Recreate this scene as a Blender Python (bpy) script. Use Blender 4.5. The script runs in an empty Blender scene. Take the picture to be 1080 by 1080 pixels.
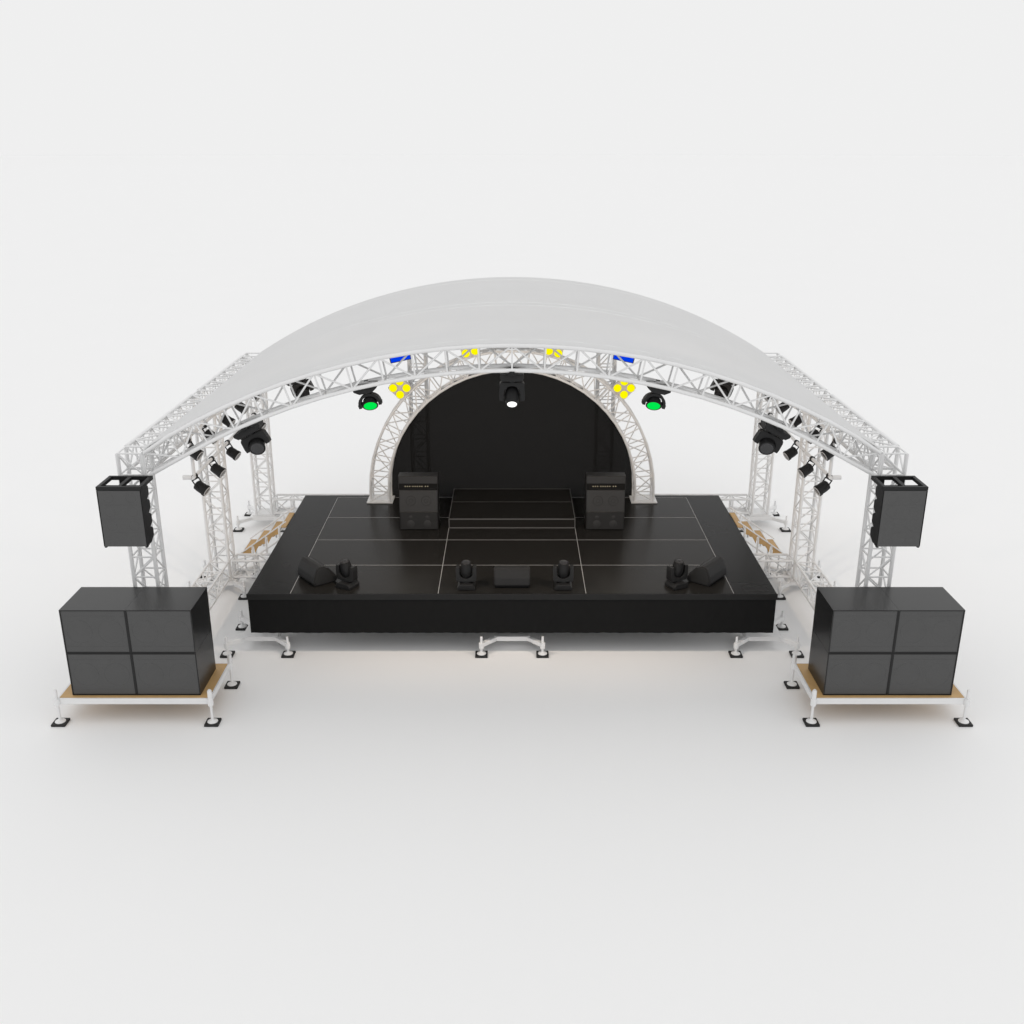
import bpy, bmesh, math
from mathutils import Vector, Matrix, Euler

SC = bpy.context.scene
COL = SC.collection
R = math.radians
V = Vector
PI = math.pi

# ------------------------------------------------------------------ materials
def principled(name, color, rough=0.5, metallic=0.0, spec=0.5, noise=None, bump=None, coat=0.0):
    m = bpy.data.materials.new(name)
    m.use_nodes = True
    nt = m.node_tree
    b = nt.nodes['Principled BSDF']
    b.inputs['Base Color'].default_value = (*color, 1)
    b.inputs['Roughness'].default_value = rough
    b.inputs['Metallic'].default_value = metallic
    b.inputs['Specular IOR Level'].default_value = spec
    if coat:
        b.inputs['Coat Weight'].default_value = coat
        b.inputs['Coat Roughness'].default_value = 0.15
    tc = nt.nodes.new('ShaderNodeTexCoord')
    if noise:
        sc, amt = noise
        n = nt.nodes.new('ShaderNodeTexNoise')
        n.inputs['Scale'].default_value = sc
        n.inputs['Detail'].default_value = 6
        nt.links.new(tc.outputs['Object'], n.inputs['Vector'])
        r = nt.nodes.new('ShaderNodeMapRange')
        r.inputs['To Min'].default_value = 1 - amt
        r.inputs['To Max'].default_value = 1 + amt
        nt.links.new(n.outputs['Fac'], r.inputs['Value'])
        mx = nt.nodes.new('ShaderNodeVectorMath')
        mx.operation = 'SCALE'
        mx.inputs[0].default_value = color
        nt.links.new(r.outputs['Result'], mx.inputs['Scale'])
        nt.links.new(mx.outputs['Vector'], b.inputs['Base Color'])
        r2 = nt.nodes.new('ShaderNodeMapRange')
        r2.inputs['To Min'].default_value = max(0.02, rough - 0.02)
        r2.inputs['To Max'].default_value = min(1, rough + 0.02)
        nt.links.new(n.outputs['Fac'], r2.inputs['Value'])
        nt.links.new(r2.outputs['Result'], b.inputs['Roughness'])
    if bump:
        sc, st = bump
        n = nt.nodes.new('ShaderNodeTexNoise')
        n.inputs['Scale'].default_value = sc
        n.inputs['Detail'].default_value = 3
        nt.links.new(tc.outputs['Object'], n.inputs['Vector'])
        bp = nt.nodes.new('ShaderNodeBump')
        bp.inputs['Strength'].default_value = st
        bp.inputs['Distance'].default_value = 0.01
        nt.links.new(n.outputs['Fac'], bp.inputs['Height'])
        nt.links.new(bp.outputs['Normal'], b.inputs['Normal'])
    return m

def grille_mat(name, light, dark, scale):
    """woven speaker cloth over perforated steel: fine procedural weave"""
    m = bpy.data.materials.new(name)
    m.use_nodes = True
    nt = m.node_tree
    b = nt.nodes['Principled BSDF']
    b.inputs['Roughness'].default_value = 0.6
    b.inputs['Specular IOR Level'].default_value = 0.35
    tc = nt.nodes.new('ShaderNodeTexCoord')
    waves = []
    for d in ('X', 'Z'):
        w = nt.nodes.new('ShaderNodeTexWave')
        w.wave_type = 'BANDS'
        w.bands_direction = d
        w.inputs['Scale'].default_value = scale
        w.inputs['Distortion'].default_value = 0.2
        nt.links.new(tc.outputs['Object'], w.inputs['Vector'])
        waves.append(w)
    mul = nt.nodes.new('ShaderNodeMath')
    mul.operation = 'MULTIPLY'
    nt.links.new(waves[0].outputs['Fac'], mul.inputs[0])
    nt.links.new(waves[1].outputs['Fac'], mul.inputs[1])
    n = nt.nodes.new('ShaderNodeTexNoise')
    n.inputs['Scale'].default_value = 7
    nt.links.new(tc.outputs['Object'], n.inputs['Vector'])
    add = nt.nodes.new('ShaderNodeMath')
    add.operation = 'MULTIPLY_ADD'
    add.inputs[1].default_value = 0.12
    nt.links.new(n.outputs['Fac'], add.inputs[0])
    nt.links.new(mul.outputs['Value'], add.inputs[2])
    mix = nt.nodes.new('ShaderNodeMix')
    mix.data_type = 'RGBA'
    mix.inputs[6].default_value = (*dark, 1)
    mix.inputs[7].default_value = (*light, 1)
    nt.links.new(add.outputs['Value'], mix.inputs[0])
    nt.links.new(mix.outputs[2], b.inputs['Base Color'])
    return m

def emit(name, color, strength):
    m = bpy.data.materials.new(name)
    m.use_nodes = True
    b = m.node_tree.nodes['Principled BSDF']
    b.inputs['Base Color'].default_value = (*[c * 0.03 for c in color], 1)
    b.inputs['Roughness'].default_value = 0.4
    b.inputs['Specular IOR Level'].default_value = 0.0
    b.inputs['Emission Color'].default_value = (*color, 1)
    b.inputs['Emission Strength'].default_value = strength
    return m

M = {}
M['floor'] = principled('studio_floor_white', (0.90, 0.90, 0.90), 0.75, spec=0.1, noise=(0.35, 0.006))
M['alu'] = principled('white_coated_truss', (0.80, 0.80, 0.80), 0.38, spec=0.5, noise=(5, 0.04))
M['canopy'] = principled('white_canopy_fabric', (0.79, 0.79, 0.79), 0.65, spec=0.2, noise=(1.3, 0.035), bump=(1.4, 0.16))
M['black'] = principled('black_painted_wood', (0.0125, 0.0125, 0.0125), 0.30, spec=0.36, noise=(6, 0.12))
M['plastic'] = principled('black_plastic', (0.014, 0.014, 0.0145), 0.5, spec=0.25, noise=(20, 0.15), bump=(160, 0.1))
M['lift'] = principled('charcoal_painted_metal', (0.0140, 0.0140, 0.0143), 0.5, spec=0.28, noise=(14, 0.12))
M['rubber'] = principled('black_rubber', (0.012, 0.012, 0.012), 0.7, noise=(30, 0.2))
M['deck'] = principled('black_stage_ply', (0.0180, 0.0172, 0.0160), 0.25, spec=0.06, noise=(1.2, 0.05))
M['deckedge'] = principled('black_deck_border', (0.0145, 0.0145, 0.0145), 0.27, spec=0.05, noise=(1.2, 0.05))
M['seam'] = principled('grey_panel_edge', (0.38, 0.38, 0.38), 0.5, noise=(25, 0.12))
M['seammid'] = principled('mid_grey_panel_edge', (0.12, 0.12, 0.12), 0.5, noise=(25, 0.12))
M['wedge'] = principled('black_monitor_paint', (0.0185, 0.0185, 0.019), 0.6, spec=0.25, noise=(18, 0.12))
M['seamdark'] = principled('dark_grey_panel_edge', (0.10, 0.10, 0.098), 0.5, noise=(25, 0.12))
M['skirt'] = principled('black_skirt_cloth', (0.0085, 0.0085, 0.0085), 0.85, spec=0.15, noise=(9, 0.12))
M['trim'] = principled('black_edge_trim', (0.0125, 0.0125, 0.0125), 0.5, spec=0.25, noise=(8, 0.1))
M['grille'] = grille_mat('dark_grey_speaker_grille', (0.128, 0.128, 0.128), (0.060, 0.060, 0.060), 40)
M['ring'] = principled('darker_grille_relief', (0.087, 0.087, 0.087), 0.6, spec=0.3, noise=(20, 0.1))
M['ampgrille'] = grille_mat('amp_grille_cloth', (0.046, 0.047, 0.049), (0.025, 0.0255, 0.0265), 60)
M['ampdark'] = grille_mat('amp_grille_cloth_shaded', (0.029, 0.0295, 0.031), (0.017, 0.0175, 0.018), 60)  # shaded copy of the amp cloth: the upright lower front's dimness is coloured in
M['cone'] = principled('dark_speaker_cone', (0.02, 0.02, 0.02), 0.6, noise=(20, 0.1))
M['knob'] = principled('cream_knob', (0.55, 0.50, 0.36), 0.4, noise=(30, 0.05))
M['wood'] = principled('tan_plywood', (0.56, 0.355, 0.150), 0.55, noise=(11, 0.14))
M['blacklens'] = principled('unlit_lens_glass', (0.02, 0.02, 0.022), 0.12, noise=(9, 0.05), coat=0.4)
M['lensring'] = principled('pale_lens_ring', (0.55, 0.55, 0.55), 0.3, noise=(30, 0.05))
M['blinder'] = principled('grey_blinder_housing', (0.62, 0.58, 0.54), 0.5, noise=(20, 0.1))
M['green'] = emit('green_lamp', (0.0, 0.90, 0.085), 0.9)
M['yellow'] = emit('yellow_lamp', (1.0, 0.92, 0.0), 1.0)
M['blue'] = emit('blue_lamp', (0.0, 0.045, 0.76), 1.0)
M['white'] = emit('white_lamp', (1.0, 1.0, 0.97), 1.6)

def gauze():
    m = bpy.data.materials.new('black_backdrop_gauze')
    m.use_nodes = True
    nt = m.node_tree
    b = nt.nodes['Principled BSDF']
    b.inputs['Base Color'].default_value = (0.0115, 0.0115, 0.0115, 1)
    b.inputs['Roughness'].default_value = 0.9
    b.inputs['Specular IOR Level'].default_value = 0.1
    t = nt.nodes.new('ShaderNodeBsdfTransparent')
    mix = nt.nodes.new('ShaderNodeMixShader')
    n = nt.nodes.new('ShaderNodeTexNoise')
    n.inputs['Scale'].default_value = 3
    tc = nt.nodes.new('ShaderNodeTexCoord')
    nt.links.new(tc.outputs['Object'], n.inputs['Vector'])
    r = nt.nodes.new('ShaderNodeMapRange')
    r.inputs['To Min'].default_value = 0.084
    r.inputs['To Max'].default_value = 0.092
    nt.links.new(n.outputs['Fac'], r.inputs['Value'])
    nt.links.new(r.outputs['Result'], mix.inputs[0])
    nt.links.new(b.outputs[0], mix.inputs[1])
    nt.links.new(t.outputs[0], mix.inputs[2])
    nt.links.new(mix.outputs[0], nt.nodes['Material Output'].inputs['Surface'])
    return m
M['gauze'] = gauze()

def canopy_translucent():
    m = M['canopy']
    nt = m.node_tree
    b = nt.nodes['Principled BSDF']
    t = nt.nodes.new('ShaderNodeBsdfTranslucent')
    t.inputs['Color'].default_value = (0.8, 0.8, 0.8, 1)
    mix = nt.nodes.new('ShaderNodeMixShader')
    mix.inputs[0].default_value = 0.22
    nt.links.new(b.outputs[0], mix.inputs[1])
    nt.links.new(t.outputs[0], mix.inputs[2])
    nt.links.new(mix.outputs[0], nt.nodes['Material Output'].inputs['Surface'])
canopy_translucent()

# ------------------------------------------------------------------ mesh helpers
def newbm():
    return bmesh.new()

def box(bm, c, s, rot=None):
    m = Matrix.Translation(V(c))
    if rot is not None:
        m = m @ Euler(rot).to_matrix().to_4x4()
    m = m @ Matrix.Diagonal((s[0], s[1], s[2], 1))
    return bmesh.ops.create_cube(bm, size=1, matrix=m)['verts']

def bx(bm, x0, x1, y0, y1, z0, z1):
    return box(bm, ((x0 + x1) / 2, (y0 + y1) / 2, (z0 + z1) / 2), (abs(x1 - x0), abs(y1 - y0), abs(z1 - z0)))

def sweep(bm, pts, r, n=8, caps=True):
    pts = [V(p) for p in pts]
    t0 = (pts[1] - pts[0]).normalized()
    up = V((0, 0, 1)) if abs(t0.z) < 0.9 else V((0, 1, 0))
    nrm = (up - t0 * up.dot(t0)).normalized()
    rings = []
    for i, p in enumerate(pts):
        if i == 0:
            t = t0
        elif i == len(pts) - 1:
            t = (pts[i] - pts[i - 1]).normalized()
        else:
            t = ((pts[i + 1] - pts[i]).normalized() + (pts[i] - pts[i - 1]).normalized()).normalized()
        nrm = (nrm - t * nrm.dot(t)).normalized()
        b = t.cross(nrm)
        rr = r[i] if isinstance(r, (list, tuple)) else r
        rings.append([bm.verts.new(p + (nrm * math.cos(2 * PI * k / n) + b * math.sin(2 * PI * k / n)) * rr) for k in range(n)])
    for a, c in zip(rings, rings[1:]):
        for k in range(n):
            bm.faces.new((a[k], a[(k + 1) % n], c[(k + 1) % n], c[k]))
    if caps:
        bm.faces.new(rings[0][::-1])
        bm.faces.new(rings[-1])

def tube(bm, p, q, r, n=6):
    sweep(bm, [p, q], r, n)

def prism(bm, poly, y0, y1, axis='y'):
    """polygon in (a, b) extruded along an axis"""
    def mk(a, b, t):
        return {'y': (a, t, b), 'x': (t, a, b), 'z': (a, b, t)}[axis]
    lo = [bm.verts.new(mk(a, b, y0)) for a, b in poly]
    hi = [bm.verts.new(mk(a, b, y1)) for a, b in poly]
    bm.faces.new(lo)
    bm.faces.new(hi[::-1])
    k = len(poly)
    for i in range(k):
        bm.faces.new((lo[i], hi[i], hi[(i + 1) % k], lo[(i + 1) % k]))

def xform(bm, m, verts=None):
    bmesh.ops.transform(bm, matrix=m, verts=verts if verts is not None else bm.verts[:])

def obj(name, bm, mat, parent=None, bevel=0.0, smooth=False, loc=None):
    bmesh.ops.recalc_face_normals(bm, faces=bm.faces[:])
    me = bpy.data.meshes.new(name)
    bm.to_mesh(me)
    bm.free()
    me.materials.append(mat)
    if smooth:
        me.shade_smooth()
        if hasattr(me, 'set_sharp_from_angle'):
            me.set_sharp_from_angle(angle=R(40))
    o = bpy.data.objects.new(name, me)
    COL.objects.link(o)
    if parent is not None:
        o.parent = parent
    if loc is not None:
        o.location = loc
    if bevel:
        md = o.modifiers.new('bevel', 'BEVEL')
        md.width = bevel
        md.segments = 2
        md.limit_method = 'ANGLE'
        md.angle_limit = R(35)
    return o

def thing(name, label, cat, loc=(0, 0, 0), rot=(0, 0, 0), group=None):
    o = bpy.data.objects.new(name, None)
    COL.objects.link(o)
    o.location = loc
    o.rotation_euler = rot
    o.empty_display_size = 0.2
    tag(o, label, cat, group)
    return o

def tag(o, label, cat, group=None):
    o['label'] = label
    o['category'] = cat
    if group:
        o['group'] = group
    return o

def structure(o):
    o['kind'] = 'structure'
    return o

def children(o):
    return [c for c in bpy.data.objects if c.parent == o]

def dup(root, loc, rot=None, label=None, parent=None):
    def rec(o, par):
        c = o.copy()
        COL.objects.link(c)
        c.parent = par
        for ch in children(o):
            rec(ch, c)
        return c
    c = rec(root, parent)
    c.location = loc
    if rot is not None:
        c.rotation_euler = rot
    if label:
        c['label'] = label
    return c

SIDES = ((-1, 'left'), (1, 'right'))

# ------------------------------------------------------------------ setting
bm = newbm()
bmesh.ops.create_circle(bm, cap_ends=True, segments=96, radius=900)
structure(obj('floor', bm, M['floor'], loc=(0, 5, 0)))

# ------------------------------------------------------------------ truss system
CH = 0.025      # chord radius
BR = 0.0115     # brace radius

def lattice(root, stations, ch=CH, br=BR, flip=False, rings=True):
    """four chords as parts and the welded lattice as one part; stations = list of four-corner rings"""
    for k in range(4):
        b = newbm()
        sweep(b, [s[k] for s in stations], ch, 10)
        obj('chord', b, M['alu'], root, smooth=True)
    b = newbm()
    n = len(stations) - 1
    for i, s in enumerate(stations):
        if rings:
            for k in range(4):
                tube(b, s[k], s[(k + 1) % 4], br)
    for i in range(n):
        a, c = stations[i], stations[i + 1]
        for k in range(4):
            j = (k + 1) % 4
            odd = (i + (k in (1, 2)) + flip) % 2
            if k == 3:
                p, q = (a[0], c[3]) if not odd else (a[3], c[0])
            else:
                p, q = (a[k], c[j]) if not odd else (a[j], c[k])
            tube(b, p, q, br)
    obj('bracing', b, M['alu'], root, smooth=True)

def lin(a, b, n):
    return [a + (b - a) * i / n for i in range(n + 1)]

def vtruss(root, x0, x1, y0, y1, z0, z1, n, **kw):
    lattice(root, [[V((x0, y0, z)), V((x1, y0, z)), V((x1, y1, z)), V((x0, y1, z))] for z in lin(z0, z1, n)], **kw)

def ytruss(root, x0, x1, y0, y1, z0, z1, n, **kw):
    lattice(root, [[V((x0, y, z1)), V((x1, y, z1)), V((x1, y, z0)), V((x0, y, z0))] for y in lin(y0, y1, n)], **kw)

def xtruss(root, x0, x1, y0, y1, z0, z1, n, **kw):
    lattice(root, [[V((x, y0, z1)), V((x, y1, z1)), V((x, y1, z0)), V((x, y0, z0))] for x in lin(x0, x1, n)], **kw)

TX0, TX1 = 4.425, 4.715
ROWS = {'front': (-0.90, -0.61), 'middle': (2.13, 2.42), 'rear': (5.07, 5.36)}
ZT, ZB = 3.15, 2.86
PLATE = 0.20
# roof curve: crown height and rise give the radius of the arches
RISE, CROWN = 1.29, 4.445
RA = (TX0 ** 2 + RISE ** 2) / (2 * RISE)
RD = 0.29       # depth of the arched trusses
ZC = CROWN - RA
A0 = math.asin(TX0 / RA)

# outrigger base: plate, four arms, four screw jacks on rubber pads
def outrigger(cx, cy, label, a=0.42, plate=0.25):
    t = thing('outrigger_base', label, 'outrigger base', (cx, cy, 0), group='outrigger bases with screw jacks')
    b = newbm()
    box(b, (0, 0, 0.165), (plate * 2, plate * 2, 0.07))
    obj('base_plate', b, M['alu'], t, bevel=0.006)
    for sx in (-1, 1):
        for sy in (-1, 1):
            b = newbm()
            p, q = V((sx * (plate - 0.045), sy * (plate - 0.045), 0.163)), V((sx * a, sy * a, 0.163))
            d = q - p
            box(b, (p + q) / 2, (d.length + 0.05, 0.06, 0.058), (0, 0, math.atan2(d.y, d.x)))
            obj('arm', b, M['alu'], t, bevel=0.005)
            jack(t, sx * a, sy * a)
    return t

def jack(t, x, y, z_top=0.285, z_nut=0.155):
    b = newbm()
    tube(b, (x, y, 0.03), (x, y, z_top), 0.017, 12)
    tube(b, (x, y, z_nut - 0.042), (x, y, z_nut + 0.042), 0.036, 12)
    j = obj('screw_jack', b, M['alu'], t, smooth=True)
    b = newbm()
    sweep(b, [(x, y, 0.030), (x, y, 0.037), (x, y, 0.060)], [0.064, 0.062, 0.022], 20)
    obj('foot_disc', b, M['alu'], j, smooth=True)
    b = newbm()
    box(b, (x, y, 0.015), (0.17, 0.17, 0.030))
    obj('rubber_pad', b, M['rubber'], j, bevel=0.006)

for x, lab in ((-3.50, 'white outrigger base under the left front corner of the black stage'),
               (0.0, 'white outrigger base under the middle of the stage front edge'),
               (3.50, 'white outrigger base under the right front corner of the black stage')):
    outrigger(x, 0.38, lab)
for sx, side in SIDES:
    for row, (y0, y1) in ROWS.items():
        outrigger(sx * (TX0 + TX1) / 2, (y0 + y1) / 2, f'white outrigger base under the {row} truss tower on the {side} side')

for sx, side in SIDES:
    xa, xb = (sx * TX0, sx * TX1)
    for row, (y0, y1) in ROWS.items():
        t = thing('truss_tower', {'front': f'white truss tower behind the {side} hanging line array, holding the roof corner',
                                  'middle': f'white truss tower beside the stage stairs on the {side} side',
                                  'rear': f'white truss tower at the far {side} corner, behind the stairs'}[row],
                  'truss tower', ((xa + xb) / 2, (y0 + y1) / 2, PLATE), group='truss towers of the stage roof')
        cx, cy = (xa + xb) / 2, (y0 + y1) / 2
        vtruss(t, xa - cx, xb - cx, y0 - cy, y1 - cy, 0.012, ZT - PLATE, 11, flip=(sx > 0))
        b = newbm()
        box(b, (0, 0, 0.008), (0.40, 0.40, 0.014))
        obj('base_plate', b, M['alu'], t, bevel=0.003)
    # roof side trusses between the towers
    for r0, r1, lab in (('front', 'middle', f'white box truss along the {side} roof edge, nearer half'),
                        ('middle', 'rear', f'white box truss along the {side} roof edge, farther half')):
        ya, yb = ROWS[r0][1] + 0.02, ROWS[r1][0] - 0.02
        t = thing('side_truss', lab, 'truss', ((xa + xb) / 2, ya, ZB), group='roof side trusses')
        cx = (xa + xb) / 2
        ytruss(t, xa - cx, xb - cx, 0, yb - ya, 0, ZT - ZB, 9, flip=(sx > 0))
    # ground truss between the front and middle tower
    ya, yb = ROWS['front'][1] + 0.04, ROWS['middle'][0] - 0.04
    t = thing('ground_truss', f'white ground truss running forward from the middle tower behind the {side} subwoofers', 'truss',
              ((xa + xb) / 2, ya, 0.23), group='ground trusses')
    ytruss(t, xa - (xa + xb) / 2, xb - (xa + xb) / 2, 0, yb - ya, 0, 0.27, 7, flip=(sx > 0), ch=0.02)

# cross trusses on the ground
t = thing('ground_truss', 'long white ground truss passing under the stage between the middle towers', 'truss', (0, 2.14, 0.23), group='ground trusses')
xtruss(t, -TX0 + 0.05, TX0 - 0.05, 0.0, 0.27, 0, 0.27, 26, ch=0.02)
RCX = 1.665
for sx, side in SIDES:
    t = thing('ground_truss', f'white ground truss behind the stage from the rear {side} corner tower inward', 'truss',
              (sx * TX0, 5.08, 0.23), group='ground trusses')
    xtruss(t, -sx * 0.05, -sx * (TX0 - RCX - 0.145 - 0.05), 0, 0.27, 0, 0.27, 8, ch=0.02)
    # slim towers behind the stage arch
    t = thing('truss_tower', f'slim white truss tower behind the {side} shoulder of the stage arch', 'truss tower',
              (sx * RCX, 5.21, 0), group='truss towers of the stage roof')
    ztop = ZC + math.sqrt((RA - RD) ** 2 - RCX ** 2)
    vtruss(t, -0.145, 0.145, -0.145, 0.145, 0.03, ztop - 0.04, 12, flip=(sx > 0))
    b = newbm()
    box(b, (0, 0, 0.012), (0.5, 0.5, 0.024))
    obj('base_plate', b, M['alu'], t, bevel=0.004)

# arched roof trusses
NB = 24
def arch_pt(r, a):
    return r * math.sin(a), ZC + r * math.cos(a)
for row, lab in (('front', 'white arched truss across the front of the roof, carrying the green lamps'),
                 ('middle', 'white arched truss under the middle of the roof, carrying the blue lamps'),
                 ('rear', 'white arched truss across the back edge of the roof')):
    y0, y1 = ROWS[row]
    cy = (y0 + y1) / 2
    t = thing('roof_arch', lab, 'arched truss', (0, cy, ZB), group='arched roof trusses')
    st = []
    for i in range(NB + 1):
        a = -A0 + 2 * A0 * i / NB
        ox, oz = arch_pt(RA, a)
        ix, iz = arch_pt(RA - RD, a)
        if i in (0, NB):
            sgn = -1 if i == 0 else 1
            ox, oz, ix, iz = sgn * (TX0 - 0.03), oz, sgn * (TX0 - 0.03), ZB
        st.append([V((ox, y0 - cy, oz - ZB)), V((ox, y1 - cy, oz - ZB)), V((ix, y1 - cy, iz - ZB)), V((ix, y0 - cy, iz - ZB))])
    lattice(t, st)

# canopy membrane lying on the three arches
b = newbm()
NY, NX = 24, 72
def canopy_pt(i, j, off):
    a = -A0 + 2 * A0 * i / NX
    y = ROWS['front'][0] - 0.004 + (ROWS['rear'][1] - ROWS['front'][0] + 0.03) * j / NY
    # slight sag between the arches
    s = 0.0
    spans = ((-0.75, 2.28), (2.28, 5.21))
    for u, w in spans:
        if u <= y <= w:
            s = 0.045 * math.sin(PI * (y - u) / (w - u))
    s *= math.cos(a / A0 * PI / 2) ** 0.5 if abs(a) < A0 else 0
    x, z = arch_pt(RA + CH - 0.004 + off - s, a)
    return V((x, y, z))
lo = [[b.verts.new(canopy_pt(i, j, 0.0)) for j in range(NY + 1)] for i in range(NX + 1)]
hi = [[b.verts.new(canopy_pt(i, j, 0.006)) for j in range(NY + 1)] for i in range(NX + 1)]
for i in range(NX):
    for j in range(NY):
        b.faces.new((hi[i][j], hi[i + 1][j], hi[i + 1][j + 1], hi[i][j + 1]))
        b.faces.new((lo[i][j], lo[i][j + 1], lo[i + 1][j + 1], lo[i + 1][j]))
for i in range(NX):
    b.faces.new((lo[i][0], lo[i + 1][0], hi[i + 1][0], hi[i][0]))
    b.faces.new((lo[i][NY], hi[i][NY], hi[i + 1][NY], lo[i + 1][NY]))
for j in range(NY):
    b.faces.new((lo[0][j], hi[0][j], hi[0][j + 1], lo[0][j + 1]))
    b.faces.new((lo[NX][j], lo[NX][j + 1], hi[NX][j + 1], hi[NX][j]))
tag(obj('roof_canopy', b, M['canopy'], smooth=True), 'pale grey curved canopy sheet stretched over the arched roof trusses', 'canopy')

# ------------------------------------------------------------------ stage platform
DZ = 0.91
DXW, DY1 = 3.58, 4.12
stage = thing('stage_platform', 'large black stage platform with thin pale panel lines and black front skirt', 'stage', (0, 2.06, 0))
OY = -2.06
def part(name, bm, mat, parent=None, **kw):
    xform(bm, Matrix.Translation((0, OY, 0)))
    return obj(name, bm, mat, parent or stage, **kw)
b = newbm()
for x0, x1 in ((-DXW, -3.008), (3.008, DXW)):
    bx(b, x0, x1, 0.0, DY1, DZ - 0.08, DZ)
bx(b, -3.008, 3.008, 0.0, 0.012, DZ - 0.08, DZ)
bx(b, -3.008, 3.008, 4.008, DY1, DZ - 0.08, DZ)
part('deck_border', b, M['deckedge'])
SW = 0.004
for xa, xb in ((-3, -1), (-1, 1), (1, 3)):
    for r in range(4):
        b = newbm()
        bx(b, xa + SW, xb - SW, max(r, 0.012) + SW, r + 1 - SW, DZ - 0.08, DZ - 0.001)
        part('deck_panel', b, M['deck'])
b = newbm()
for x in (-3, -1, 1, 3):
    bx(b, x - SW, x + SW, 0.013, 4.007, DZ - 0.06, DZ + 0.0005)
for y in (1, 2, 3, 4):
    for xa, xb in ((-3, -1), (-1, 1), (1, 3)):
        bx(b, xa + SW, xb - SW, y - SW, y + SW, DZ - 0.06, DZ + 0.0005)
part('panel_edging', b, M['seam'])
b = newbm()
bx(b, -DXW - 0.012, DXW + 0.012, -0.014, -0.001, DZ - 0.085, DZ + 0.002)
part('edge_trim', b, M['trim'], bevel=0.004)
# skirt with soft shallow folds
b = newbm()
N = 160
fr, bk = [], []
for i in range(N + 1):
    x = -DXW + 2 * DXW * i / N
    w = 0.004 * math.sin(i * 1.7) + 0.003 * math.sin(i * 0.53 + 1)
    fr.append((b.verts.new((x, -0.001 + w * 0.2, DZ - 0.086)), b.verts.new((x, 0.004 + w, 0.322))))
    bk.append((b.verts.new((x, 0.014 + w * 0.2, DZ - 0.086)), b.verts.new((x, 0.016 + w, 0.322))))
for i in range(N):
    b.faces.new((fr[i][0], fr[i][1], fr[i + 1][1], fr[i + 1][0]))
    b.faces.new((bk[i][0], bk[i + 1][0], bk[i + 1][1], bk[i][1]))
    b.faces.new((fr[i][1], bk[i][1], bk[i + 1][1], fr[i + 1][1]))
    b.faces.new((fr[i][0], fr[i + 1][0], bk[i + 1][0], bk[i][0]))
b.faces.new((fr[0][0], bk[0][0], bk[0][1], fr[0][1]))
b.faces.new((fr[N][0], fr[N][1], bk[N][1], bk[N][0]))
part('skirt', b, M['skirt'], smooth=True)
# steel under-frame and legs
b = newbm()
for x in (-3.5, -1, 1, 3.5):
    bx(b, x - 0.03, x + 0.03, 0.06, 4.06, DZ - 0.20, DZ - 0.082)
for y in (0.38, 2.05, 3.8):
    for xa, xb in ((-3.47, -1.03), (-0.97, 0.97), (1.03, 3.47)):
        bx(b, xa, xb, y - 0.03, y + 0.03, DZ - 0.20, DZ - 0.085)
part('under_frame', b, M['alu'])
for x in (-3.5, 0, 3.5):
    for y in (0.38, 3.8):
        b = newbm()
        z0 = PLATE if y < 1 else 0.0
        tube(b, (x, y, z0), (x, y, DZ - 0.205 if x == 0 else DZ - 0.205), 0.035, 12)
        part('leg', b, M['alu'], smooth=True)

# riser at the back
rs = thing('stage_riser', 'low black riser with pale edges in front of the backdrop', 'riser', (0, 3.25, DZ))
b = newbm()
RH = 0.16
bx(b, -0.988, 0.988, -0.736, 0.736, 0.001, RH - 0.002)
obj('riser_body', b, M['deck'], rs)
def riser_edge(parts, mat, name='edging'):
    for p in parts:
        b = newbm()
        bx(b, *p)
        obj(name, b, mat, rs)
e = 0.012
riser_edge([(-1.0, 1.0, -0.75, -0.737, RH - 0.014, RH)], M['seammid'])
riser_edge([(-1.0, 1.0, -0.75, -0.737, 0.001, 0.014)], M['seammid'])
riser_edge([(-1.0, -0.989, -0.75, -0.737, 0.015, RH - 0.015), (0.989, 1.0, -0.75, -0.737, 0.015, RH - 0.015)], M['seammid'], 'corner_edging')
riser_edge([(-1.0, -0.989, -0.736, 0.75, 0.001, RH), (0.989, 1.0, -0.736, 0.75, 0.001, RH)], M['seammid'])
riser_edge([(-0.988, 0.988, 0.737, 0.75, 0.001, RH), (-0.988, 0.988, 0.064, 0.074, RH - 0.010, RH)], M['seamdark'])

# stage arch with base plates, and backdrop
AY0, AY1 = 3.755, 4.05
ACZ = 1.10
RO, RI = 2.395, 2.085
arch = thing('stage_arch', 'warm white half round truss arch standing on the stage around the black backdrop', 'arch', (0, 3.9, DZ))
st = []
def ring4(ox, oz, ix, iz):
    o = V((0, 3.9, DZ))
    return [V((ox, AY0, oz)) - o, V((ox, AY1, oz)) - o, V((ix, AY1, iz)) - o, V((ix, AY0, iz)) - o]
st.append(ring4(-RO, DZ + 0.025, -RI, DZ + 0.025))
NA = 26
for i in range(NA + 1):
    a = -PI / 2 + PI * i / NA
    st.append(ring4(RO * math.sin(a), ACZ + RO * math.cos(a), RI * math.sin(a), ACZ + RI * math.cos(a)))
st.append(ring4(RO, DZ + 0.025, RI, DZ + 0.025))
lattice(arch, st, ch=0.022, br=0.0105)
for sx in (-1, 1):
    b = newbm()
    box(b, (sx * (RO + RI) / 2, 0.0, 0.012), (0.44, 0.43, 0.022))
    obj('base_plate', b, M['alu'], arch, bevel=0.004)
b = newbm()
poly = [(-RI + 0.012, DZ + 0.003)] + [((RI - 0.012) * math.sin(-PI / 2 + PI * i / 64), ACZ + (RI - 0.012) * math.cos(-PI / 2 + PI * i / 64)) for i in range(65)] + [(RI - 0.012, DZ + 0.003)]
prism(b, poly, 4.045, 4.055)
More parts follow.
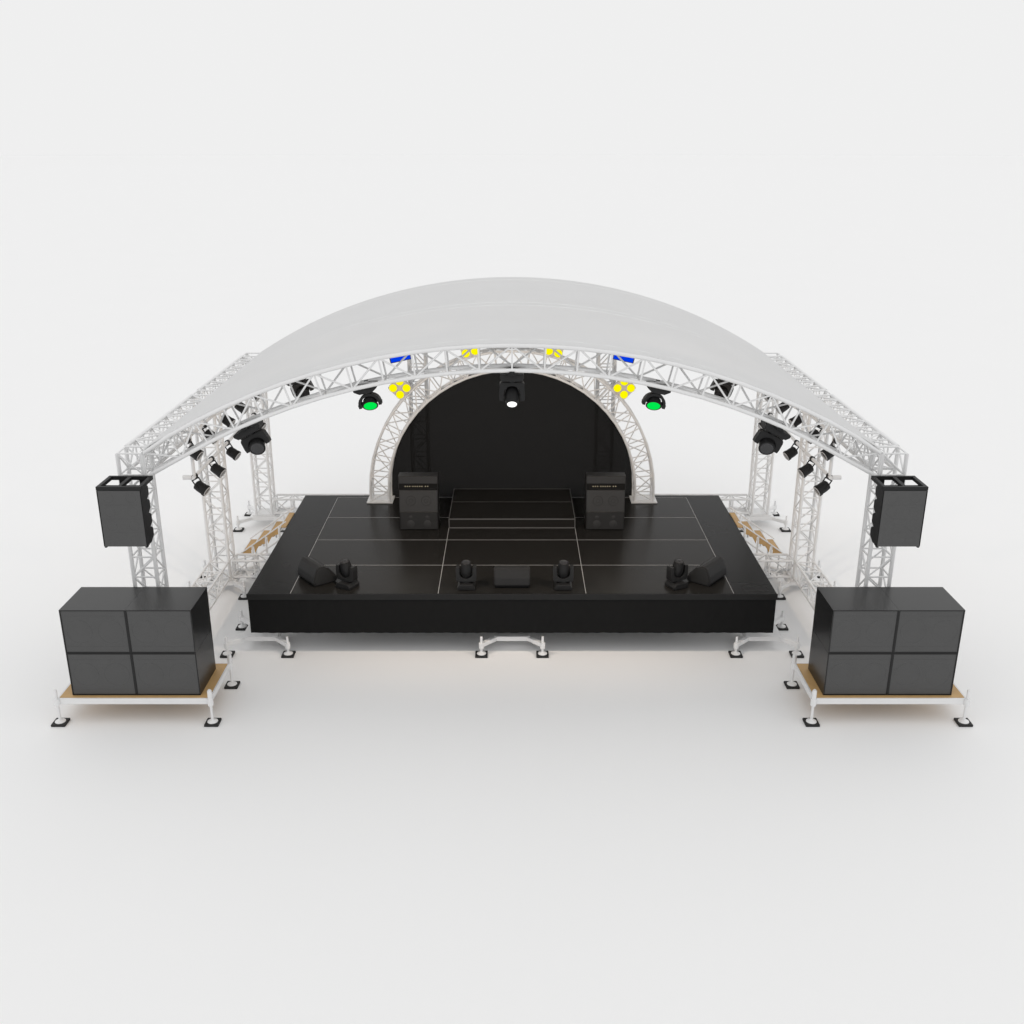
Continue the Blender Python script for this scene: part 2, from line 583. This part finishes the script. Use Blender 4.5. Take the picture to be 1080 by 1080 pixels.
tag(obj('backdrop', b, M['gauze']), 'black half round backdrop cloth stretched inside the stage arch', 'backdrop')

# ------------------------------------------------------------------ loudspeakers on platforms
def rounded_rect(w, h, r, n=5):
    pts = []
    for cx, cy, a0 in ((w / 2 - r, h / 2 - r, 0), (-w / 2 + r, h / 2 - r, 90), (-w / 2 + r, -h / 2 + r, 180), (w / 2 - r, -h / 2 + r, 270)):
        for k in range(n + 1):
            a = R(a0 + 90 * k / n)
            pts.append((cx + r * math.cos(a), cy + r * math.sin(a)))
    return pts

SWD, SHT, SDP = 0.775, 0.565, 0.67
def make_sub(label):
    t = thing('subwoofer', label, 'subwoofer', group='stacked subwoofers beside the stage')
    b = newbm()
    f = -SDP / 2
    g = 0.013
    bx(b, -SWD / 2, SWD / 2, f + 0.022, SDP / 2, 0, SHT)
    bx(b, -SWD / 2, -SWD / 2 + g, f, f + 0.022, 0, SHT)
    bx(b, SWD / 2 - g, SWD / 2, f, f + 0.022, 0, SHT)
    bx(b, -SWD / 2 + g, SWD / 2 - g, f, f + 0.022, SHT - g, SHT)
    bx(b, -SWD / 2 + g, SWD / 2 - g, f, f + 0.022, 0, g)
    obj('cabinet', b, M['black'], t)
    b = newbm()
    bx(b, -SWD / 2 + g + 0.002, SWD / 2 - g - 0.002, f + 0.006, f + 0.020, g + 0.002, SHT - g - 0.002)
    gr = obj('grille', b, M['grille'], t)
    # the two drivers press faint rings through the grille
    for x in (-0.185, 0.185):
        b = newbm()
        pts = [(x + 0.15 * math.cos(2 * PI * k / 40), f + 0.0066, SHT / 2 + 0.15 * math.sin(2 * PI * k / 40)) for k in range(41)]
        sweep(b, pts, 0.0022, 6)
        obj('driver_ring', b, M['ring'], gr, smooth=True)
    for z in (0.085, SHT - 0.085):
        b = newbm()
        bx(b, -SWD / 2 + g + 0.004, SWD / 2 - g - 0.004, f + 0.0048, f + 0.0058, z - 0.003, z + 0.003)
        obj('cross_bar', b, M['ring'], gr)
    return t

sub0 = None
PZ = 0.345
for sx, side in SIDES:
    cxs = sx * 4.545
    for r, vert in ((0, 'lower'), (1, 'upper')):
        for c in (-1, 1):
            inner = 'inner' if c == -sx else 'outer'
            lab = f'black grilled subwoofer, {vert} {inner} box of the {side} stack' + (' on the tan platform' if r == 0 else '')
            pos = (cxs + c * (SWD / 2 + 0.0008), -1.72 + SDP / 2, PZ + r * (SHT + 0.004))
            if sub0 is None:
                sub0 = make_sub(lab)
                sub0.location = pos
            else:
                dup(sub0, pos, label=lab)
    t = thing('speaker_platform', f'white framed platform with tan board under the {side} subwoofer stack', 'platform',
              (sx * 4.56, -1.34, 0), group='subwoofer platforms')
    b = newbm()
    bx(b, -0.90, 0.90, -0.425, 0.425, PZ - 0.022, PZ - 0.001)
    obj('board', b, M['wood'], t, bevel=0.002)
    b = newbm()
    bx(b, -0.90, 0.90, -0.447, -0.427, PZ - 0.085, PZ - 0.006)
    bx(b, -0.90, 0.90, 0.427, 0.447, PZ - 0.085, PZ - 0.006)
    bx(b, -0.925, -0.902, -0.447, 0.447, PZ - 0.085, PZ - 0.006)
    bx(b, 0.902, 0.925, -0.447, 0.447, PZ - 0.085, PZ - 0.006)
    for x in (-0.45, 0.0, 0.45):
        bx(b, x - 0.02, x + 0.02, -0.425, 0.425, PZ - 0.08, PZ - 0.024)
    obj('frame', b, M['alu'], t, bevel=0.003)
    for px in (-1, 1):
        for py in (-1, 1):
            x, y = px * 0.925, py * 0.455
            jack(t, x, y, z_top=PZ + 0.12, z_nut=PZ - 0.045)
            if px == -sx:
                b = newbm()
                tube(b, (x, y, PZ - 0.10), (x, y, PZ + 0.105), 0.028, 14)
                obj('post_sleeve', b, M['alu'], t, smooth=True)

# line arrays hung in front of the front towers
def make_array(sx, label):
    w = 0.50
    t = thing('line_array', label, 'line array', (sx * 4.515, -1.5, 2.195), group='hanging line arrays')
    zt = 0.735
    FD = 0.43
    b = newbm()
    fb = 0.04
    bx(b, -w / 2 - 0.008, w / 2 + 0.008, 0, fb, zt - 0.045, zt)
    bx(b, -w / 2 - 0.008, w / 2 + 0.008, FD - fb, FD, zt - 0.045, zt)
    for x in (-w / 2 + 0.012, 0, w / 2 - 0.012):
        bx(b, x - 0.022, x + 0.022, fb + 0.001, FD - fb - 0.001, zt - 0.043, zt - 0.002)
    for x in (-w / 2 + 0.03, w / 2 - 0.03):
        bx(b, x - 0.02, x + 0.02, 0.10, 0.14, zt - 0.062, zt - 0.044)
    obj('fly_frame', b, M['plastic'], t, bevel=0.003)
    b = newbm()
    for x in (-0.12, 0.12):
        bx(b, x - 0.03, x + 0.03, FD + 0.001, 0.576, zt - 0.110, zt - 0.046)
    obj('mounting_clamp', b, M['plastic'], t)
    ht = (zt - 0.048) / 4
    for k in range(4):
        z0 = k * ht
        b = newbm()
        prof = [(0.012, z0 + 0.0005), (0.16, z0 + 0.0005), (0.255, z0 + 0.055), (0.255, z0 + ht - 0.03), (0.215, z0 + ht - 0.0005), (0.012, z0 + ht - 0.0005)]
        prism(b, prof, -w / 2, w / 2, axis='x')
        c = obj('cabinet', b, M['plastic'], t)
        b = newbm()
        bx(b, -w / 2 + 0.008, w / 2 - 0.008, 0.0, 0.011, z0 + 0.0005, z0 + ht - 0.0005)
        gr = obj('grille', b, M['grille'], c)
        for x in (-0.13, 0.13):
            b = newbm()
            pts = [(x + 0.058 * math.cos(2 * PI * q / 28), 0.0006, z0 + ht / 2 + 0.058 * math.sin(2 * PI * q / 28)) for q in range(29)]
            sweep(b, pts, 0.0020, 6)
            obj('driver_ring', b, M['ring'], gr, smooth=True)
        for x in (-1, 1):
            b = newbm()
            bx(b, x * (w / 2 + 0.001), x * (w / 2 + 0.006), 0.0, 0.07, z0 + 0.0005, z0 + ht - 0.0005)
            obj('rigging_rail', b, M['plastic'], c)
    for x in (-w / 2 + 0.012, w / 2 - 0.012):
        b = newbm()
        bx(b, x - 0.012, x + 0.012, 0.0, 0.05, -0.014, -0.0005)
        obj('foot', b, M['plastic'], t)
for sx, side in SIDES:
    make_array(sx, f'black line array hanging on the {side} front tower above the subwoofers')

# ------------------------------------------------------------------ guitar amp stacks
def make_amp(label):
    t = thing('amplifier_stack', label, 'amplifier', group='guitar amplifier stacks')
    w = 0.606
    d = 0.30
    # lower cabinet
    b = newbm()
    bx(b, -w / 2, w / 2, 0.014, d, 0.0, 0.300)
    lc = obj('lower_cabinet', b, M['black'], t, bevel=0.006)
    b = newbm()
    bx(b, -w / 2 + 0.014, w / 2 - 0.014, 0.0, 0.013, 0.014, 0.290)
    lg = obj('grille', b, M['ampdark'], lc)
    for x in (-0.13, 0.13):
        b = newbm()
        sweep(b, [(x, 0.0, 0.10), (x, -0.004, 0.10)], [0.062, 0.05], 28)
        sweep(b, [(x, 0.0, 0.21), (x, -0.004, 0.21)], [0.03, 0.022], 24)
        obj('speaker_cone', b, M['ampgrille'], lg, smooth=True)
    # upper cabinet leans back
    b = newbm()
    prism(b, [(0.014, 0.302), (d, 0.302), (d, 0.645), (0.062, 0.645)], -w / 2, w / 2, axis='x')
    uc = obj('upper_cabinet', b, M['black'], t, bevel=0.005)
    b = newbm()
    prism(b, [(0.0, 0.308), (0.013, 0.308), (0.060, 0.640), (0.047, 0.640)], -w / 2 + 0.010, w / 2 - 0.010, axis='x')
    ug = obj('grille', b, M['ampgrille'], uc)
    for x in (-0.12, 0.12):
        b = newbm()
        z = 0.475
        y = 0.0 + (z - 0.308) / 0.332 * 0.047
        pts = [(x + 0.075 * math.cos(2 * PI * k / 32), y + 0.075 * math.sin(2 * PI * k / 32) * 0.14, z + 0.075 * math.sin(2 * PI * k / 32)) for k in range(33)]
        sweep(b, pts, 0.004, 6)
        pts = [(x + 0.03 * math.cos(2 * PI * k / 24), y + 0.03 * math.sin(2 * PI * k / 24) * 0.14, z + 0.03 * math.sin(2 * PI * k / 24)) for k in range(25)]
        sweep(b, pts, 0.003, 6)
        obj('speaker_ring', b, M['ampdark'], ug, smooth=True)
    # amplifier head
    w2 = 0.618
    b = newbm()
    bx(b, -w2 / 2, w2 / 2, 0.052, d - 0.03, 0.648, 0.870)
    hd = obj('amplifier_head', b, M['lift'], t, bevel=0.006)
    b = newbm()
    bx(b, -w2 / 2 + 0.012, w2 / 2 - 0.012, 0.042, 0.051, 0.755, 0.862)
    obj('head_grille', b, M['ampgrille'], hd)
    b = newbm()
    bx(b, -w2 / 2 + 0.012, w2 / 2 - 0.012, 0.040, 0.051, 0.654, 0.752)
    cp = obj('control_panel', b, M['skirt'], hd)
    xs = [-0.200, -0.165, -0.130, -0.080, -0.045, -0.010, 0.025, 0.060, 0.115, 0.150]
    for x in xs:
        b = newbm()
        tube(b, (x, 0.040, 0.712), (x, 0.026, 0.712), 0.0078, 12)
        obj('knob', b, M['knob'], cp, smooth=True)
    b = newbm()
    for k in range(16):
        x = -0.23 + k * 0.030
        tube(b, (x, 0.040, 0.668), (x, 0.037, 0.668), 0.005, 8)
    obj('socket_row', b, M['ampgrille'], cp)
    return t
amp = make_amp('black guitar amplifier stack left of the riser, by the left foot of the arch')
amp.location = (-1.462, 2.43, DZ + 0.001)
dup(amp, (1.462, 2.43, DZ + 0.001), label='black guitar amplifier stack right of the riser, by the right foot of the arch')

# ------------------------------------------------------------------ floor wedge monitors
def make_wedge(label):
    t = thing('floor_monitor', label, 'floor monitor', group='wedge monitors on the stage floor')
    w = 0.49
    prof = [(-0.15, 0.0), (-0.185, 0.055), (-0.165, 0.16), (-0.115, 0.275), (-0.07, 0.305), (-0.01, 0.30), (0.06, 0.255), (0.20, 0.09), (0.21, 0.035), (0.18, 0.0)]
    b = newbm()
    prism(b, prof, -w / 2, w / 2, axis='x')
    obj('cabinet', b, M['wedge'], t, bevel=0.010)
    for sx in (-1, 1):
        b = newbm()
        c = V((0.0, 0.125))
        p2 = [((a - 0.0) * 0.86 + 0.0, (z - 0.125) * 0.86 + 0.125) for a, z in prof]
        prism(b, p2, sx * (w / 2 - 0.002), sx * (w / 2 + 0.010), axis='x')
        obj('end_cap', b, M['rubber'], t, bevel=0.004)
    b = newbm()
    nrm = V((0, 0.165, 0.14)).normalized()
    cpt = V((0, 0.13, 0.1725)) + nrm * 0.004
    box(b, cpt, (w - 0.06, 0.19, 0.012), (-math.atan2(0.165, 0.14), 0, 0))
    obj('grille', b, M['ampgrille'], t)
    return t
wedge = make_wedge('charcoal wedge monitor at the middle of the stage front between two moving heads')
wedge.scale = (0.97, 0.95, 0.90)
wedge.location = (0, 0.34, DZ + 0.001)
dup(wedge, (-2.73, 0.50, DZ + 0.001), (0, 0, R(-52)), 'charcoal wedge monitor angled inward at the left end of the stage front')
dup(wedge, (2.73, 0.50, DZ + 0.001), (0, 0, R(52)), 'charcoal wedge monitor angled inward at the right end of the stage front')

# ------------------------------------------------------------------ moving heads
def arc_yoke(b, w, th, dp, z0, z1, rtop):
    """U shaped yoke: crossbar at z0 (near the base) with two arms running to z1; local base at z=0, growing to +z"""
    outer = [(-w / 2, z1), (-w / 2 - 0.006, z1 - 0.05), (-w / 2, z0 + rtop)]
    for k in range(6):
        a = R(180 + 90 * k / 5)
        outer.append((-w / 2 + rtop + rtop * math.cos(a), z0 + rtop + rtop * math.sin(a)))
    for k in range(6):
        a = R(270 + 90 * k / 5)
        outer.append((w / 2 - rtop + rtop * math.cos(a), z0 + rtop + rtop * math.sin(a)))
    outer += [(w / 2 + 0.006, z1 - 0.05), (w / 2, z1)]
    iw = w / 2 - th
    zi = z0 + th * 0.9
    inner = [(iw, z1), ]
    n = 10
    for k in range(n + 1):
        a = PI * k / n
        inner.append((iw * math.cos(a), zi + iw * 0.85 - iw * 0.85 * math.sin(a)))
    inner.append((-iw, z1))
    # build as quads strip between outer and inner by matching parameter
    poly = outer + inner
    prism(b, poly, -dp / 2, dp / 2)

def make_mover(name, label, cat, group, lens='blacklens', lens_r=0.055, head_r=0.078, head_l=0.25, tilt=0.0,
               base_w=0.27, base_d=0.24, yoke_w=0.27, base_taper=0.75, round_yoke=0.10, neck=0.075, arm=0.82):
    """standing fixture, base on z=0; the hanging ones are the same turned over. tilt turns the head's lens away from +z"""
    t = thing(name, label, cat, group=group)
    b = newbm()
    bh = 0.085
    prism(b, [(-base_w / 2, 0), (base_w / 2, 0), (base_w / 2, bh * 0.45), (base_w / 2 * base_taper, bh), (-base_w / 2 * base_taper, bh), (-base_w / 2, bh * 0.45)], -base_d / 2, base_d / 2)
    bo = obj('base', b, M['lift'], t, bevel=0.008)
    b = newbm()
    bx(b, -base_w * 0.30, base_w * 0.30, -(base_d / 2 + 0.006), -(base_d / 2 + 0.001), 0.012, 0.038)
    obj('display_panel', b, M['plastic'], bo)
    b = newbm()
    tube(b, (0, 0, bh), (0, 0, bh + 0.03), 0.06, 20)
    obj('pan_bearing', b, M['plastic'], bo, smooth=True)
    b = newbm()
    zc = bh + 0.03 + neck + head_r
    arc_yoke(b, yoke_w, (yoke_w / 2 - head_r) * arm, 0.12, bh + 0.022, zc + 0.055, round_yoke)
    obj('yoke', b, M['lift'], t, bevel=0.006)
    # head: lathe along local axis, tilted about X at the yoke pivot
    prof = [(-head_l * 0.46, head_r * 0.45), (-head_l * 0.40, head_r * 0.8), (-head_l * 0.2, head_r * 0.98), (0.0, head_r), (head_l * 0.25, head_r * 0.94),
            (head_l * 0.42, max(lens_r * 1.22, head_r * 0.85)), (head_l * 0.5, max(lens_r * 1.22, head_r * 0.84)), (head_l * 0.5, lens_r * 1.05), (head_l * 0.47, lens_r * 1.0)]
    b = newbm()
    sweep(b, [(0, 0, p[0]) if i == 0 or prof[i][0] != prof[i - 1][0] else (0, 0, p[0] + 1e-4) for i, p in enumerate(prof[:7])], [p[1] for p in prof[:7]], 28)
    # pivots
    tube(b, (-yoke_w / 2 + 0.02, 0, 0), (yoke_w / 2 - 0.02, 0, 0), 0.022, 12)
    h = obj('head', b, M['lift'], t, smooth=True)
    h.location = (0, 0, zc)
    h.rotation_euler = (tilt, 0, 0)
    b = newbm()
    sweep(b, [(0, 0, head_l * 0.5 + 0.0003), (0, 0, head_l * 0.5 + 0.004), (0, 0, head_l * 0.5 + 0.008)], [lens_r, lens_r * 0.985, lens_r * 0.7], 32)
    l = obj('lens', b, M[lens], h, smooth=True)
    b = newbm()
    pts = [(lens_r * 1.08 * math.cos(2 * PI * k / 36), lens_r * 1.08 * math.sin(2 * PI * k / 36), head_l * 0.5 + 0.002) for k in range(37)]
    sweep(b, pts, lens_r * 0.075, 6)
    obj('lens_rim', b, M['plastic'], h, smooth=True)
    return t

FG = 'moving head lights standing along the stage front'
mh = make_mover('moving_head_light', 'black moving head standing left of the middle wedge monitor', 'stage light', FG, tilt=R(14), lens_r=0.055, head_r=0.082, head_l=0.25, base_w=0.25, yoke_w=0.285, round_yoke=0.03)
mh.location = (-0.625, 0.22, DZ + 0.001)
mh.scale = (0.96, 0.96, 0.96)
dup(mh, (0.70, 0.22, DZ + 0.001), (0, 0, 0), 'black moving head standing right of the middle wedge monitor')
dup(mh, (-2.26, 0.25, DZ + 0.001), (0, 0, R(-28)), 'black moving head turned beside the left wedge monitor')
dup(mh, (2.26, 0.25, DZ + 0.001), (0, 0, R(28)), 'black moving head turned beside the right wedge monitor')

def hang(o, x, row, roll=None, drop=0.0, yshift=0.0, yaw=0.0, scale=0.88):
    """hang a fixture under the arch's lower chords, square to the curve there"""
    y0, y1 = ROWS[row]
    a = math.asin(x / (RA - RD)) if roll is None else roll
    r = RA - RD - CH - 0.03 - drop
    aa = math.asin(x / (RA - RD))
    px, pz = arch_pt(r, aa)
    o.location = (px, (y0 + y1) / 2 + yshift, pz)
    o.scale = (scale, scale, scale)
    o.rotation_euler = (Matrix.Rotation(a, 3, 'Y') @ Matrix.Rotation(yaw, 3, 'Z') @ Matrix.Rotation(PI, 3, 'Y')).to_euler()

def clamps(t):
    b = newbm()
    for y in (-0.16, 0.16):
        bx(b, -0.03, 0.03, y - 0.02, y + 0.02, -0.045, -0.001)
    bx(b, -0.05, 0.05, -0.185, 0.185, -0.018, -0.0005)
    obj('clamp', b, M['plastic'], t, bevel=0.004)

HG = 'moving head lights hanging from the roof arches'
g = make_mover('moving_head_light', 'black moving head with a glowing green lens left of the stage arch', 'stage light', HG,
               lens='green', lens_r=0.088, head_r=0.092, head_l=0.125, tilt=R(47), base_w=0.32, base_d=0.26, yoke_w=0.31, base_taper=0.55, round_yoke=0.14, neck=0.024, arm=0.60)
clamps(g)
hang(g, -1.735, 'front', drop=-0.035)
g2 = dup(g, (0, 0, 0), label='black moving head with a glowing green lens right of the stage arch')
hang(g2, 1.735, 'front', drop=-0.035)
w_ = make_mover('moving_head_light', 'dark moving head with a glowing white lens in front of the backdrop', 'stage light', HG,
                lens='white', lens_r=0.057, head_r=0.085, head_l=0.25, tilt=R(48), base_w=0.275, base_d=0.24, yoke_w=0.29, base_taper=0.9, round_yoke=0.03)
clamps(w_)
hang(w_, 0.0, 'front', drop=0.0, scale=1.0)
dk = make_mover('moving_head_light', 'large unlit black moving head tilted under the front arch near the left tower', 'stage light', HG,
                lens='blacklens', lens_r=0.090, head_r=0.104, head_l=0.24, tilt=R(66), base_w=0.39, base_d=0.27, yoke_w=0.36, base_taper=0.8, round_yoke=0.05, neck=0.03)
clamps(dk)
hang(dk, -3.19, 'front', drop=0.0, roll=R(-27), scale=0.89)
d2 = dup(dk, (0, 0, 0), label='large unlit black moving head tilted under the front arch near the right tower')
hang(d2, 3.19, 'front', drop=0.0, roll=R(27), scale=0.89)
d3 = dup(dk, (0, 0, 0), label='unlit black moving head on the middle arch, left, seen through the front arch lattice')
hang(d3, -3.22, 'middle', drop=0.03, roll=R(-22))
d4 = dup(dk, (0, 0, 0), label='unlit black moving head on the middle arch, right, seen through the front arch lattice')
hang(d4, 3.22, 'middle', drop=0.03, roll=R(22))

# blue wash panels on the middle arch
def make_wash(label):
    t = thing('wash_light', label, 'stage light', group='blue wash lights on the middle arch')
    b = newbm()
    bx(b, -0.185, 0.185, -0.05, 0.05, 0.10, 0.30)
    h = obj('housing', b, M['plastic'], t, bevel=0.012)
    b = newbm()
    bx(b, -0.165, 0.165, -0.058, -0.051, 0.115, 0.285)
    obj('lens', b, M['blue'], h)
    b = newbm()
    bx(b, -0.205, 0.205, -0.02, 0.02, 0.0, 0.012)
    for s in (-1, 1):
        bx(b, s * 0.192, s * 0.205, -0.02, 0.02, 0.0125, 0.21)
    obj('yoke', b, M['plastic'], t)
    return t
wl = make_wash('glowing blue wash light high on the left, behind the front arch lattice')
hang(wl, -1.70, 'middle', drop=0.03)
clamps(wl)
w2 = dup(wl, (0, 0, 0), label='glowing blue wash light high on the right, behind the front arch lattice')
hang(w2, 1.70, 'middle', drop=0.03)

# four-lamp blinders around the stage arch
def make_blinder(label):
    t = thing('blinder_light', label, 'stage light', group='four-lamp blinders on the stage arch')
    s = 0.142
    b = newbm()
    prism(b, rounded_rect(2 * s, 2 * s, 0.03), -0.05, 0.05)
    h = obj('housing', b, M['blinder'], t, bevel=0.006)
    for x in (-1, 1):
        for z in (-1, 1):
            cx, cz = x * s * 0.54, z * s * 0.54
            b = newbm()
            sweep(b, [(cx, -0.0505, cz), (cx, -0.058, cz), (cx, -0.062, cz)], [0.064, 0.063, 0.05], 28)
            l = obj('lamp', b, M['yellow'], h, smooth=True)
            b = newbm()
            pts = [(cx + 0.0675 * math.cos(2 * PI * k / 30), -0.054, cz + 0.0675 * math.sin(2 * PI * k / 30)) for k in range(31)]
            sweep(b, pts, 0.004, 6)
            obj('lamp_rim', b, M['blinder'], l, smooth=True)
    b = newbm()
    bx(b, -0.02, 0.02, 0.01, 0.04, -s - 0.03, -s - 0.001)
    obj('bracket', b, M['blinder'], t)
    return t
bl = None
for ang, lab in ((-45, 'yellow four-lamp blinder tilted on the left shoulder of the stage arch'),
                 (45, 'yellow four-lamp blinder tilted on the right shoulder of the stage arch'),
                 (-15.5, 'yellow four-lamp blinder left of the crown of the stage arch'),
                 (15.5, 'yellow four-lamp blinder right of the crown of the stage arch')):
    if bl is None:
        o = bl = make_blinder(lab)
    else:
        o = dup(bl, (0, 0, 0), label=lab)
    r = RO + 0.175
    o.location = (r * math.sin(R(ang)), 3.665, ACZ + r * math.cos(R(ang)))
    o.rotation_euler = (0, R(ang), 0)

# ------------------------------------------------------------------ par cans
def make_par(label):
    """hangs from z=0; can axis along +x, pitched down"""
    t = thing('par_can', label, 'stage light', group='par cans along the roof sides')
    b = newbm()
    tube(b, (0, -0.025, 0.0), (0, 0.025, 0.0), 0.042, 14)
    for y in (-0.092, 0.092):
        sweep(b, [(0.0, y, -0.055), (0.085, y, -0.185)], 0.011, 6)
    bx(b, -0.012, 0.012, -0.1, 0.1, -0.058, -0.046)
    obj('yoke', b, M['plastic'], t)
    b = newbm()
    prof = [(-0.105, 0.055), (-0.09, 0.078), (-0.02, 0.086), (0.06, 0.086), (0.062, 0.094), (0.105, 0.094)]
    sweep(b, [(p[0], 0, 0) for p in prof], [p[1] for p in prof], 20)
    c = obj('can', b, M['plastic'], t, smooth=True)
    c.location = (0.09, 0, -0.19)
    c.rotation_euler = (0, R(31), 0)
    b = newbm()
    sweep(b, [(0.1055, 0, 0), (0.110, 0, 0)], [0.075, 0.06], 24)
    l = obj('lens', b, M['blacklens'], c, smooth=True)
    b = newbm()
    pts = [(0.109, 0.073 * math.cos(2 * PI * k / 26), 0.073 * math.sin(2 * PI * k / 26)) for k in range(27)]
    sweep(b, pts, 0.008, 6)
    obj('lens_rim', b, M['lensring'], c, smooth=True)
    return t

ORD = ('first', 'second', 'third', 'fourth', 'fifth')
par = None
PYS = (0.85, 1.68, 2.56, 3.40, 4.28)
PIPEZ = 2.272
for sx, side in SIDES:
    t = thing('lighting_pipe', f'white lighting pipe dropped below the {side} roof truss', 'pipe', (sx * TX0, 0.90, PIPEZ), group='lighting pipes')
    b = newbm()
    tube(b, (0, -0.02, 0), (0, 3.75, 0), 0.025, 14)
    obj('rail', b, M['alu'], t, smooth=True)
    for y in (0.03, 3.68):
        b = newbm()
        tube(b, (0, y, 0.026), (0, y, ZB - PIPEZ - CH), 0.025, 14)
        obj('drop_pipe', b, M['alu'], t, smooth=True)
    b = newbm()
    tube(b, (sx * 0.026, 0.0, 0), (sx * 0.145, 0.0, 0), 0.032, 14)
    obj('end_stub', b, M['alu'], t, smooth=True)
    for lev, z in (('lower', PIPEZ), ('upper', ZB - 0.03)):
        for k, y in enumerate(PYS):
            where = f'on the {side} lighting pipe' if lev == 'lower' else f'directly under the {side} roof truss'
            lab = f'black par can {where}, {ORD[k]} from the front'
            rot = (0, 0, R(-14) if sx < 0 else PI + R(14))
            yy = y + (0.12 if lev == 'lower' else -0.02)
            dx = -sx * (0.0 if lev == 'lower' else 0.0)
            if par is None:
                par = make_par(lab)
                par.location = (sx * TX0 + dx, yy, z - 0.0)
                par.rotation_euler = rot
                par.scale = (0.88, 0.88, 0.88)
            else:
                dup(par, (sx * TX0 + dx, yy, z), rot, lab)

# ------------------------------------------------------------------ stairs at the stage sides
for sx, side in SIDES:
    t = thing('stage_stairs', f'white framed stairs with tan treads up to the {side} side of the stage', 'stairs', (sx * 4.0, 2.95, 0), group='stage stairs')
    y0, y1 = -0.33, 0.33
    treads = [(4.37, 0.42), (4.145, 0.58), (3.92, 0.74), (3.70, 0.895)]
    def rail(x):
        return 0.425 + (4.385 - x) * (0.985 - 0.425) / 0.785
    for x, z in treads:
        b = newbm()
        xe = max(x - 0.115, 3.60)
        bx(b, sx * (x - 0.014 - 4.0), sx * (xe - 4.0), y0, y1, z - 0.020, z)
        tr = obj('tread', b, M['wood'], t, bevel=0.002)
        b = newbm()
        bx(b, sx * (x - 4.0), sx * (x - 0.013 - 4.0), y0, y1, z - 0.022, z + 0.003)
        obj('nosing', b, M['alu'], tr)
    for y in (y0 - 0.002,):
        for k, (xl, xr) in enumerate(((4.375, 4.195), (4.145, 3.965), (3.92, 3.74))):
            b = newbm()
            tl, tr_ = rail(xl) - 0.012, rail(xr) - 0.012
            if k == 0:
                poly = [(xl, tl), (xr, tr_), (xr, tl - 0.01)]
            else:
                poly = [(xl, tl), (xr, tr_), (xr, tr_ - 0.11), (xr + 0.09, tr_ - 0.125), (xl - 0.01, tl - 0.14)]
            prism(b, [(sx * (px - 4.0), pz) for px, pz in poly], y - 0.006 * (1 if y > 0 else 1), y + 0.006)
            obj('cheek_board', b, M['wood'], t)
    for y in (y0 - 0.014, y1 + 0.014):
        b = newbm()
        tube(b, (sx * 0.385, y, 0.425), (-sx * 0.40, y, 0.985), 0.011, 8)
        tube(b, (sx * 0.30, y, 0.26), (-sx * 0.40, y, 0.76), 0.013, 8)
        obj('stringer', b, M['alu'], t, smooth=True)
        for x, z in treads[:3]:
            b = newbm()
            xr = sx * (x - 0.205 - 4.0)
            tube(b, (xr, y, z - 0.13), (xr, y, z + 0.145), 0.016, 8)
            obj('riser_post', b, M['alu'], t, smooth=True)
        for x, zt in ((4.30, 0.40), (3.72, 0.86)):
            b = newbm()
            tube(b, (sx * (x - 4.0), y, 0.0), (sx * (x - 4.0), y, zt), 0.014, 8)
            obj('leg', b, M['alu'], t, smooth=True)

# ------------------------------------------------------------------ light
w = bpy.data.worlds.new('World')
SC.world = w
w.use_nodes = True
bg = w.node_tree.nodes['Background']
bg.inputs['Color'].default_value = (1, 1, 1, 1)
bg.inputs['Strength'].default_value = 0.865

def area(name, loc, rot, size, energy, color=(1, 1, 1)):
    l = bpy.data.lights.new(name, 'AREA')
    l.shape = 'DISK'
    l.size = size
    l.energy = energy
    l.color = color
    o = bpy.data.objects.new(name, l)
    COL.objects.link(o)
    o.location = loc
    o.rotation_euler = rot
    return o
area('overhead_floor_fill', (0, 0, 400), (0, 0, 0), 3000, 2.29e6)  # added unseen fill light, lifts the floor to the background brightness

for x in (-1.74, 1.74):
    l = bpy.data.lights.new('moving_head_beam', 'SPOT')
    l.energy = 185
    l.color = (1.0, 0.84, 0.69)
    l.spot_size = R(156)
    l.spot_blend = 0.85
    l.shadow_soft_size = 0.06
    o = bpy.data.objects.new('moving_head_beam', l)
    COL.objects.link(o)
    o.location = (x, -0.80, 3.40)
    o.rotation_euler = (V((x * 0.8, 3.6, 1.4)) - V(o.location)).to_track_quat('-Z', 'Y').to_euler()

# ------------------------------------------------------------------ camera
cam = bpy.data.cameras.new('camera')
cam.sensor_width = 36
cam.lens = 1071 / 1080 * 36
cam.clip_end = 3000
co = bpy.data.objects.new('camera', cam)
COL.objects.link(co)
co.location = (0, -12.54, 6.60)
co.rotation_euler = (R(90 - 19.8), 0, 0)
SC.camera = co

SC.view_settings.view_transform = 'Standard'
SC.view_settings.look = 'None'
SC.view_settings.exposure = 0
SC.view_settings.gamma = 1
SC.render.engine = 'CYCLES'
SC.cycles.max_bounces = 8
SC.cycles.transparent_max_bounces = 12
